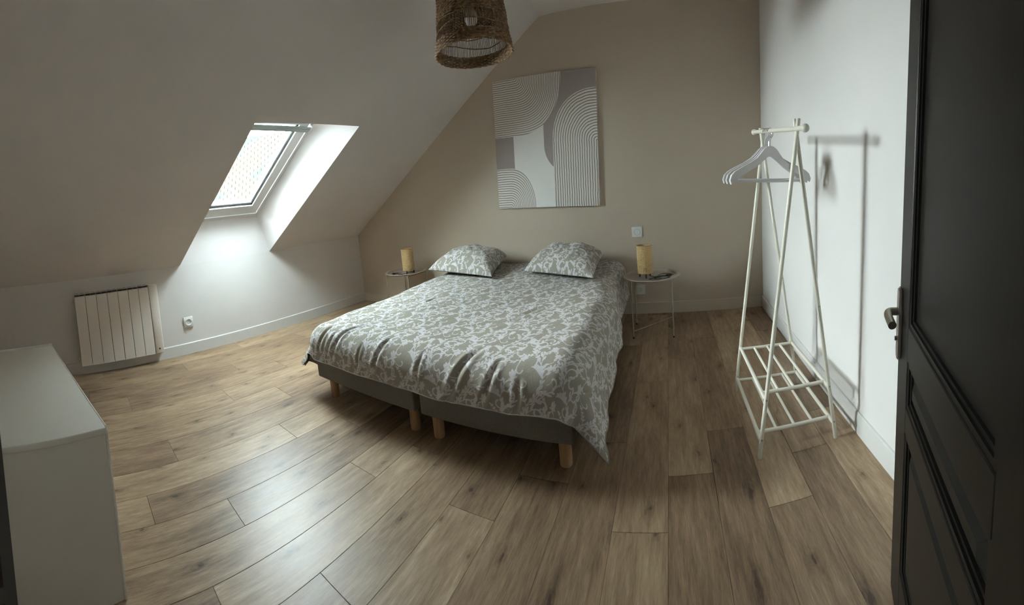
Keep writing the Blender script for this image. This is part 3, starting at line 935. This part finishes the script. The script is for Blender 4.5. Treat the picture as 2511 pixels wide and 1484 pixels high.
def lamp_cable(root, pts, plug_at, plug_dir, sw_i):
    z = base_of(root).z
    P = catmull([V((x, y, z + .0032 + dz)) for x, y, dz in pts], 8)
    bm = B(); tube(bm, P, .0024, 8); cb = mk('cable', bm, M['black'], root, smooth=True)
    p = V((*plug_at, z + .011)); d = V((*plug_dir, 0)).normalized(); rot = frame_rot(d, V((-d.y, d.x, 0)), V((0, 0, 1)))
    bm = B(); box(bm, p, (.032, .020, .018), rot, .006, 2); box(bm, p - d * .02, (.016, .010, .010), rot, .003, 1)
    pg = mk('plug', bm, M['black'], cb, smooth=True)
    for q in (-1, 1):
        bm = B(); st = p + d * .016 + rot @ V((0, q * .006, 0)); cyl(bm, st, st + d * .017, .0018, n=10); mk('plug_pin', bm, M['steel'], pg)
    a, c = P[sw_i], P[sw_i + 1]; d = (c - a).normalized(); rot = frame_rot(d, V((-d.y, d.x, 0)).normalized(), V((0, 0, 1)))
    bm = B(); box(bm, a + V((0, 0, .004)), (.034, .014, .012), rot, .004, 2); mk('inline_switch', bm, M['black'], cb, smooth=True)
TZ = .4355
l1 = table_lamp('cane table lamp on black feet, on the side table left of the bed', -2.560, 3.065, TZ, .064, .228)
lamp_cable(l1, [(-2.564, 3.062, 0.004), (-2.6, 2.982, 0.0), (-2.645, 2.958, 0.004), (-2.681, 2.998, 0.008), (-2.645, 3.026, 0.006), (-2.6, 2.974, 0.004), (-2.636, 2.938, 0), (-2.699, 2.966, 0), (-2.654, 2.99, 0.006), (-2.573, 2.958, 0.003), (-2.501, 2.982, 0), (-2.492, 3.054, 0), (-2.555, 3.126, 0), (-2.609, 3.134, 0)], (-2.694, 2.966), (-1, -.3), 62)
l2 = table_lamp('cane table lamp on black feet, on the side table right of the bed', -.188, 2.90, TZ, .059, .216)
lamp_cable(l2, [(-.15, 2.92, .003), (-.10, 2.86, .0), (-.06, 2.80, .004), (-.12, 2.785, .006), (-.155, 2.80, .004), (-.09, 2.86, .007), (-.01, 2.90, .006), (.0, 2.97, .0), (-.05, 2.99, .0),
                (-.08, 2.93, .005), (-.11, 2.83, .0), (-.05, 2.79, .006), (.0, 2.84, .004), (-.03, 2.87, .008), (-.08, 2.90, .003), (-.015, 2.915, 0)], (.0, 2.905), (1, .1), 78)

# ------------------------------------------------------------------ canvas
cq = [V((-1.521, 0, 2.210)), V((-.563, 0, 2.163)), V((-.573, 0, 1.005)), V((-1.549, 0, 1.023))]
ex = ((cq[1] - cq[0]) + (cq[2] - cq[3])).normalized(); ez = V((0, 0, 1)) - ex * ex.z; ez.normalize()
cw = ((cq[1] - cq[0]).length + (cq[2] - cq[3]).length) / 2; ch = ((cq[0] - cq[3]).length + (cq[1] - cq[2]).length) / 2
cc = (cq[0] + cq[1] + cq[2] + cq[3]) / 4
def art():
    m = mat('printed_canvas', rough=.7, spec=.2)
    nt, nd, lk, b = nodes(m)
    tc = nd.new('ShaderNodeTexCoord'); sp = nd.new('ShaderNodeSeparateXYZ')
    lk.new(tc.outputs['Object'], sp.inputs[0])
    nz = add_noise(nt, tc.outputs['Object'], 9, 2)
    nz2 = add_noise(nt, tc.outputs['Object'], 30, 2)
    wob = (N(nt, nz.outputs['Fac']) - .5) * .012 + (N(nt, nz2.outputs['Fac']) - .5) * .004
    a = N(nt, sp.outputs[0]) + cw / 2; bb = ch / 2 - N(nt, sp.outputs[2])
    a2 = a + wob; b2 = bb + wob
    def ell(x, y, e=2.0):
        return (x.abs().pow(e) + y.abs().pow(e)).pow(1 / e)
    def lines(d, n, th=.30):
        f = ((d * n).fract() - .5).abs()          # 0 in the middle of a dark line
        return f.lt(th * .5)
    # top left fan
    d1 = ell((a - .225).max(0.0) / .43, bb / .515, 2.2); d1w = ell((a2 - .225).max(0.0) / .43, b2 / .515, 2.7)
    in1 = d1.lt(1.0); k1 = lines(d1w, 27.0)
    # right arch
    yb_ = (.61 - bb).max(0.0); yb2 = (.61 - b2).max(0.0)
    d2 = ell((cw - a).max(0.0) / .405, yb_ / .45, 2.3); d2w = ell((cw - a2).max(0.0) / .405, yb2 / .45, 2.3)
    in2 = d2.lt(1.0); k2 = lines(d2w, 19.0, .34)
    # lower left arch
    d3 = ell((a - .13).max(0.0) / .25, (ch - bb) / .37, 2.2); d3w = ell((a2 - .13).max(0.0) / .25, (ch - b2) / .37, 2.2)
    in3 = d3.lt(1.0); k3 = lines(d3w, 17.0)
    # plain pale shape in the middle
    inw = a.gt(.185) * bb.gt(.36)
    dk = a.gt(.48) * N.op(nt, 'SUBTRACT', 1.0, ell((a - .66) / .18, (bb - .62).max(0.0) / .23, 2.0).gt(1.0), clamp=True)
    inw = inw * (1.0 - dk)
    def mixc(f, A, Bc):
        mx = nd.new('ShaderNodeMix'); mx.data_type = 'RGBA'
        lk.new(f.s, mx.inputs['Factor'])
        for nm, c in (('A', A), ('B', Bc)):
            if isinstance(c, tuple): mx.inputs[nm].default_value = (*c, 1)
            else: lk.new(c, mx.inputs[nm])
        return mx.outputs['Result']
    dark, pale, line, plain = srgb(164, 154, 150), srgb(232, 228, 222), srgb(140, 130, 124), srgb(238, 238, 234)
    c = mixc(inw, dark, plain)
    for inn, k in ((in3, k3), (in2, k2), (in1, k1)):
        c = mixc(inn, c, mixc(k, pale, line))
    # the edges of the stretched canvas stay pale
    edge = N(nt, sp.outputs[1]).gt(-.012)
    c = mixc(edge, c, plain)
    lk.new(c, b.inputs['Base Color'])
    bump(nt, b, (N(nt, add_noise(nt, tc.outputs['Object'], 900, 2).outputs['Fac'])).s, .2, .0006)
    return m
bm = B(); box(bm, (0, 0, 0), (cw, .034, ch), None, .002, 2)
me = bpy.data.meshes.new('canvas_picture'); bm.to_mesh(me); bm.free(); me.materials.append(art())
o = bpy.data.objects.new('canvas_picture', me); link(o)
o.location = (cc.x, 3.331 - .018, cc.z); o.rotation_euler = (0, math.atan2(-ex.z, ex.x), 0)
tag(o, 'large canvas with pale combed arches and taupe shapes, hung slightly askew above the bed', 'picture')

# ------------------------------------------------------------------ clothes rack
rk = thing('clothes_rack', 'off-white tubular clothes rack with two slatted shoe shelves by the right wall', 'clothes rack', (.508, 1.66, 0))
YF, YBk = 1.403, 1.925
RR = .0088
def leg_pt(side, y, z):   # side -1 starts at the left foot and leans right, +1 mirrored
    xf = .512 + side * .1765
    k = z / 1.372
    return V((xf - .010 * k + (-side * .1765 * 1.035) * k, y + side * (.006 if y < 1.6 else -.006), z))
for y in (YF, YBk):
    for sd in (-1, 1):
        bm = B(); cyl(bm, leg_pt(sd, y, 0), leg_pt(sd, y, 1.372 if y < 1.6 else 1.41), RR, n=20)
        lg = mk('leg', bm, M['rack'], rk, smooth=True)
        for z in (.085, .255, .62):
            if z == .62 and sd == -1: continue
            p = leg_pt(sd, y, z); bm = B()
            cyl(bm, p + V((0, -RR - .0012, 0)), p + V((0, -RR + .001, 0)), .0042, n=12); mk('screw', bm, M['steel'], lg)
bm = B(); cyl(bm, (.5, 1.315, 1.325), (.488, 2.03, 1.405), .0098, n=24); rail = mk('hanging_rail', bm, M['rack'], rk, smooth=True)
for p in ((.5, 1.305, 1.324), (.4878, 2.04, 1.406)):
    bm = B(); bmesh.ops.create_uvsphere(bm, u_segments=24, v_segments=16, radius=.016); bmesh.ops.translate(bm, verts=bm.verts, vec=p)
    mk('end_ball', bm, M['rack'], rail, smooth='full')
for z in (.075, .250):
    sh = B(); nsl = 5
    xl = leg_pt(-1, YF, z).x; xr = leg_pt(1, YF, z).x
    cyl(sh, (xl + .004, YF + .055, z), (xr - .004, YF + .055, z), .0085, n=16)
    shelf = mk('shelf_crossbar', sh, M['rack'], rk, smooth=True)
    bm = B(); cyl(bm, (xl + .004, YBk - .02, z), (xr - .004, YBk - .02, z), .0085, n=16); mk('shelf_crossbar', bm, M['rack'], rk, smooth=True)
    for k in range(nsl):
        x = xl + (xr - xl) * k / (nsl - 1)
        ends = (YF + .004, YBk - .004) if k in (0, 4) else (YF + .055, YBk - .02)
        bm = B(); cyl(bm, (x, ends[0], z), (x, ends[1], z), .0085 if k in (0, 4) else .0065, n=14); mk('shelf_bar', bm, M['rack'], rk, smooth=True)

# hangers
def hanger_outline():
    top = [(0, .0), (.018, -.003), (.038, -.015), (.056, -.035), (.078, -.057), (.115, -.079), (.16, -.100), (.196, -.119), (.213, -.135), (.221, -.158)]
    low = [(.216, -.176), (.196, -.163), (.16, -.138), (.12, -.116), (.08, -.096), (.045, -.070), (.02, -.052), (0, -.045)]
    r = top + low
    l = [(-x, z) for x, z in reversed(top[1:])]; l2 = [(-x, z) for x, z in reversed(low[:-1])]
    return r, l2, l
def make_hanger(label, pos, yaw, roll):
    r = thing('clothes_hanger', label, 'hanger', (0, 0, 0), 'white wooden hangers on the rack')
    rt, l2, l = hanger_outline()
    pts = rt + l2 + l
    bm = B()
    def yb(x): return .014 * (x / .22) ** 2                  # shoulders sweep forwards
    front = [bm.verts.new((x, yb(x) - .006, z)) for x, z in pts]; back = [bm.verts.new((x, yb(x) + .006, z)) for x, z in pts]
    n = len(pts)
    # fill as strips between upper and lower outlines
    up_ = [(x, z) for x, z in pts]
    idx_top = list(range(0, 10)); idx_low = list(range(17, 9, -1))
    def strip(vs, flip):
        T = [vs[i] for i in idx_top]; L = [vs[i] for i in idx_low]
        fs = []
        m = max(len(T), len(L))
        ti = li = 0
        while ti < len(T) - 1 or li < len(L) - 1:
            if li >= len(L) - 1 or (ti < len(T) - 1 and ti / (len(T) - 1) <= li / (len(L) - 1)):
                f = (T[ti], T[ti + 1], L[li]); ti += 1
            else:
                f = (T[ti], L[li + 1], L[li]); li += 1
            bm.faces.new(f if not flip else tuple(reversed(f)))
    strip(front, False); strip(back, True)
    # left half by mirrored indices
    mir = {0: 0, 17: 17}
    for k in range(1, 10): mir[k] = n - k
    for k in range(10, 17): mir[k] = 17 + (17 - k)
    def strip_m(vs, flip):
        T = [vs[mir[i]] for i in idx_top]; L = [vs[mir[i]] for i in idx_low]
        ti = li = 0
        while ti < len(T) - 1 or li < len(L) - 1:
            if li >= len(L) - 1 or (ti < len(T) - 1 and ti / (len(T) - 1) <= li / (len(L) - 1)):
                f = (T[ti], T[ti + 1], L[li]); ti += 1
            else:
                f = (T[ti], L[li + 1], L[li]); li += 1
            bm.faces.new(f if not flip else tuple(reversed(f)))
    strip_m(front, True); strip_m(back, False)
    for k in range(n):
        j = (k + 1) % n
        bm.faces.new((front[k], front[j], back[j], back[k]))
    bmesh.ops.recalc_face_normals(bm, faces=bm.faces)
    mk('shoulders', bm, M['hanger'], r)
    bm = B(); tube(bm, [(-.196, .010, -.160), (-.10, .004, -.163), (0, 0, -.164), (.10, .004, -.163), (.196, .010, -.160)], .0058, 10); mk('trouser_bar', bm, M['hanger'], r, smooth=True)
    hk = [(0, 0, -.004), (0, 0, .022), (.004, 0, .034), (.014, 0, .046), (.017, 0, .060), (.012, 0, .076), (0, 0, .082), (-.012, 0, .076), (-.016, 0, .066)]
    bm = B(); tube(bm, catmull(hk, 6), .0018, 8); mk('hook', bm, M['chrome'], r, smooth=True)
    r.location = pos; r.rotation_euler = (roll, 0, yaw)
    return r
M['hanger'] = mat('white_lacquered_wood', srgb(222, 222, 224), .35)
def rail_z(y): return 1.325 + (1.405 - 1.325) * (y - 1.315) / .715
first = None
spots = [(1.745, .40, 0.0, 'white wooden hanger at the front of the hangers on the rack'),
         (1.77, .27, .0, 'white wooden hanger second from the front on the rack'),
         (1.795, .08, .0, 'white wooden hanger third from the front on the rack'),
         (1.822, -.30, .0, 'white wooden hanger at the back of the hangers, turned towards the corner')]
for y, yaw, roll, lab in spots:
    pos = (.4935 - .0, y, rail_z(y) + .0098 + .0018 - .082)
    make_hanger(lab, pos, yaw, roll)

# ------------------------------------------------------------------ pendant lamp
pc = V((-.918, 1.81, 0)); zr = 1.878
pd = thing('pendant_lamp', 'large woven seagrass pendant lampshade hanging from the ceiling', 'lamp', (pc.x, pc.y, zr))
def prof_r(h):   # radius of the shade at height h above its rim
    H = .42
    if h < .24: return .198 - .030 * (h / .24) ** 1.1
    k = (h - .24) / (H - .24)
    return .168 * math.sqrt(max(0, 1 - (k * .93) ** 2.6))
def woven(z0_, z1_, name):
    bm = B(); n = max(2, int((z1_ - z0_) / .0072)); m = 132
    for i in range(n + 1):
        h = z0_ + (z1_ - z0_) * i / n
        r0 = prof_r(h); pts = []
        for k in range(m):
            a = 2 * math.pi * k / m
            wv = .0030 * math.sin(a * 30 + i * math.pi) + RNG.uniform(-.0007, .0007)
            pts.append((pc.x + (r0 + wv) * math.cos(a), pc.y + (r0 + wv) * math.sin(a), zr + h + RNG.uniform(-.0008, .0008)))
        tube(bm, pts, .0042, 5, closed=True)
    return mk(name, bm, M['seagrass'], pd, smooth=True, kind='stuff')
woven(.0, .052, 'woven_rim_band'); woven(.158, .405, 'woven_top_band')
bm = B(); nrod = 132
for k in range(nrod):
    a = 2 * math.pi * k / nrod + RNG.uniform(-.006, .006)
    pts = [(pc.x + (prof_r(h)) * math.cos(a), pc.y + (prof_r(h)) * math.sin(a), zr + h) for h in (.03, .07, .11, .15, .18)]
    tube(bm, pts, .0019, 5)
mk('upright_rods', bm, M['seagrass'], pd, smooth=True, kind='stuff')
for h0, amp, f0 in ((.098, .012, 3), (.145, .004, 5)):
    bm = B(); pts = []
    for k in range(160):
        a = 2 * math.pi * k / 160; h = h0 + amp * math.asin(math.sin(a * f0)) / 1.57
        pts.append((pc.x + (prof_r(h) + .001) * math.cos(a), pc.y + (prof_r(h) + .001) * math.sin(a), zr + h))
    tube(bm, pts, .0028, 5, closed=True); mk('binding', bm, M['seagrass'], pd, smooth=True)
bm = B(); lathe(bm, [(0, .140), (.014, .1415), (.026, .150), (.033, .166), (.033, .182), (.029, .202), (.020, .226), (.015, .245), (.015, .28), (0, .28)], (pc.x, pc.y, zr), 28)
mk('bulb', bm, M['bulb'], pd, smooth='full')
bm = B(); cyl(bm, (pc.x, pc.y, zr + .27), (pc.x, pc.y, zr + .34), .022, n=24); mk('bulb_holder', bm, M['plastic'], pd)
bm = B(); cyl(bm, (pc.x, pc.y, zr + .34), (pc.x, pc.y, HC), .003, n=10); mk('cord', bm, M['plastic'], pd)
bm = B(); tube(bm, [(pc.x - .045, pc.y, zr + .408), (pc.x, pc.y, zr + .35), (pc.x + .045, pc.y, zr + .408)], .002, 6); mk('shade_spider', bm, M['steel'], pd)
bm = B(); lathe(bm, [(0, -.03), (.04, -.028), (.048, 0), (0, 0)], (pc.x, pc.y, HC), 28); mk('ceiling_rose', bm, M['plastic'], pd, smooth=True)

# ------------------------------------------------------------------ door
D0 = V((.552, .764, 0)); DD = V((-.4147, -.9100, 0)); DN = V((-.9100, .4147, 0))
DW, DH, DT = .675, 1.985, .040
dr_ = thing('door_1', 'dark brown panelled door standing open at the right edge', None, D0, kind='structure')
def dp(a, z, o=0.0): return D0 + DD * a + DN * o + V((0, 0, z + .006))
def dbox(bm, a0, a1, z0_, z1_, o0, o1, bev=0.0):
    rot = frame_rot(DD, DN, V((0, 0, 1)))
    box(bm, dp((a0 + a1) / 2, (z0_ + z1_) / 2, (o0 + o1) / 2), (a1 - a0, abs(o1 - o0), z1_ - z0_), rot, bev, 1)
ST = .106
pan = [(.160, .535), (.597, .712), (.795, DH - .11)]
for a0, a1 in ((0, ST), (DW - .100, DW)):
    bm = B(); dbox(bm, a0, a1, 0, DH, -DT, 0, .002); mk('stile', bm, M['door'], dr_)
zz = [0] + [q for p in pan for q in p] + [DH]
for k in range(0, len(zz), 2):
    bm = B(); dbox(bm, ST, DW - .100, zz[k], zz[k + 1], -DT, 0, .002); mk('rail', bm, M['door'], dr_)
for i, (za, zb_) in enumerate(pan):
    a0, a1 = ST, DW - .100
    bm = B(); dbox(bm, a0, a1, za, zb_, -.026, -.014); pn = mk('panel', bm, M['door'], dr_)
    bm = B(); mg = .030 if i < 2 else .028
    # raised field with sloping edges
    if i < 2:
        o = [(a0 + mg, za + mg), (a1 - mg, za + mg), (a1 - mg, zb_ - mg), (a0 + mg, zb_ - mg)]
        q = .016
        inn = [(o[0][0] + q, o[0][1] + q), (o[1][0] - q, o[1][1] + q), (o[2][0] - q, o[2][1] - q), (o[3][0] + q, o[3][1] - q)]
        A = [bm.verts.new(dp(x, z, -.014)) for x, z in o]; C = [bm.verts.new(dp(x, z, -.004)) for x, z in inn]
        bm.faces.new(C)
        for k in range(4): bm.faces.new((A[k], A[(k + 1) % 4], C[(k + 1) % 4], C[k]))
        bmesh.ops.recalc_face_normals(bm, faces=bm.faces)
        mk('raised_field', bm, M['door'], pn)
    bm = B()
    for w, o1 in ((.012, -.003), (.020, -.008)):
        dbox(bm, a0, a1, za, za + w, -.014, o1); dbox(bm, a0, a1, zb_ - w, zb_, -.014, o1)
        dbox(bm, a0, a0 + w, za, zb_, -.014, o1); dbox(bm, a1 - w, a1, za, zb_, -.014, o1)
    mk('moulding', bm, M['door'], pn)
# handle
rot = frame_rot(DD, DN, V((0, 0, 1)))
bm = B(); hw, hz0, hz1 = .0175, .678, .868
pts = []
for k in range(13): a = math.pi * k / 12; pts.append((.024 + hw * math.cos(a), hz1 - hw + hw * math.sin(a)))
for k in range(13): a = math.pi + math.pi * k / 12; pts.append((.024 + hw * math.cos(a), hz0 + hw + hw * math.sin(a)))
prism(bm, [dp(x, z, .001) for x, z in pts], DN * .0085)
bmesh.ops.bevel(bm, geom=[e for e in bm.edges if len(e.link_faces) == 2 and e.calc_face_angle() > 1.2], offset=.003, segments=2, affect='EDGES')
hp = mk('handle_plate', bm, M['steel'], dr_, smooth=True)
bm = B()
tube(bm, catmull([dp(.024, .805, .008), dp(.024, .805, .018), dp(.024, .805, .027), dp(.028, .804, .034), dp(.040, .802, .037), dp(.055, .800, .037), dp(.078, .797, .036), dp(.094, .795, .035)], 6), .0102, 14)
mk('lever', bm, M['steel'], hp, smooth=True)
bm = B(); cyl(bm, dp(.024, .735, .008), dp(.024, .735, .016), .006, n=16); mk('lock_button', bm, M['chrome'], hp, smooth=True)
bm = B(); dbox(bm, -.0015, .0, .70, .86, -.03, -.010); mk('latch_plate', bm, M['steel'], dr_)

# ------------------------------------------------------------------ cabinet
A = V((-1.224, .038, 0)); ang = math.atan2(-.205 - .038, -2.359 + 1.224)
CD = V((math.cos(ang), math.sin(ang), 0)); CN = V((-CD.y, CD.x, 0))
if CN.y > 0: CN = -CN
CLn, CDp, CH = 1.16, .347, .547
cb = thing('cabinet', 'low pale grey cabinet with a white edged top against the wall at the far left', 'cabinet', A + CD * CLn / 2 + CN * CDp / 2)
rot = frame_rot(CD, CN, V((0, 0, 1)))
def cbx(bm, a0, a1, b0, b1, z0_, z1_, bev=0.0, seg=2):
    box(bm, A + CD * (a0 + a1) / 2 + CN * (b0 + b1) / 2 + V((0, 0, (z0_ + z1_) / 2)), (a1 - a0, b1 - b0, z1_ - z0_), rot, bev, seg)
bm = B(); cbx(bm, .012, .030, .004, CDp, .0, CH - .022, .002); mk('end_panel', bm, M['cabinet'], cb)
bm = B(); cbx(bm, CLn - .02, CLn, .004, CDp, 0, CH - .022, .002); mk('end_panel', bm, M['cabinet'], cb)
bm = B(); cbx(bm, .030, CLn - .02, .006, CDp, .03, CH - .022); mk('carcass', bm, M['cabinet'], cb)
bm = B(); cbx(bm, -.002, CLn, .003, CDp, CH - .021, CH, .004, 3); tp = mk('top', bm, M['cabinet'], cb, smooth=True)
bm = B(); cbx(bm, .010, CLn, -.0015, .004, CH - .022, CH + .0008, .0014, 1); mk('edge_band', bm, M['cabinet_edge'], tp)
bm = B(); cbx(bm, .0085, .0305, -.0020, .006, .0, CH - .022, .0024, 2); mk('edge_band', bm, M['cabinet_edge'], cb)
bm = B(); cbx(bm, CLn - .004, CLn + .012, -.001, CDp, CH - .03, CH + .010, .002); mk('back_upstand', bm, M['cabinet_edge'], cb)
for k in range(3):
    a0 = .034 + k * (CLn - .058) / 3
    bm = B(); cbx(bm, a0 + .002, a0 + (CLn - .058) / 3 - .002, -.010, .006, .04, CH - .026, .002); dd2 = mk('cabinet_door', bm, M['cabinet'], cb)
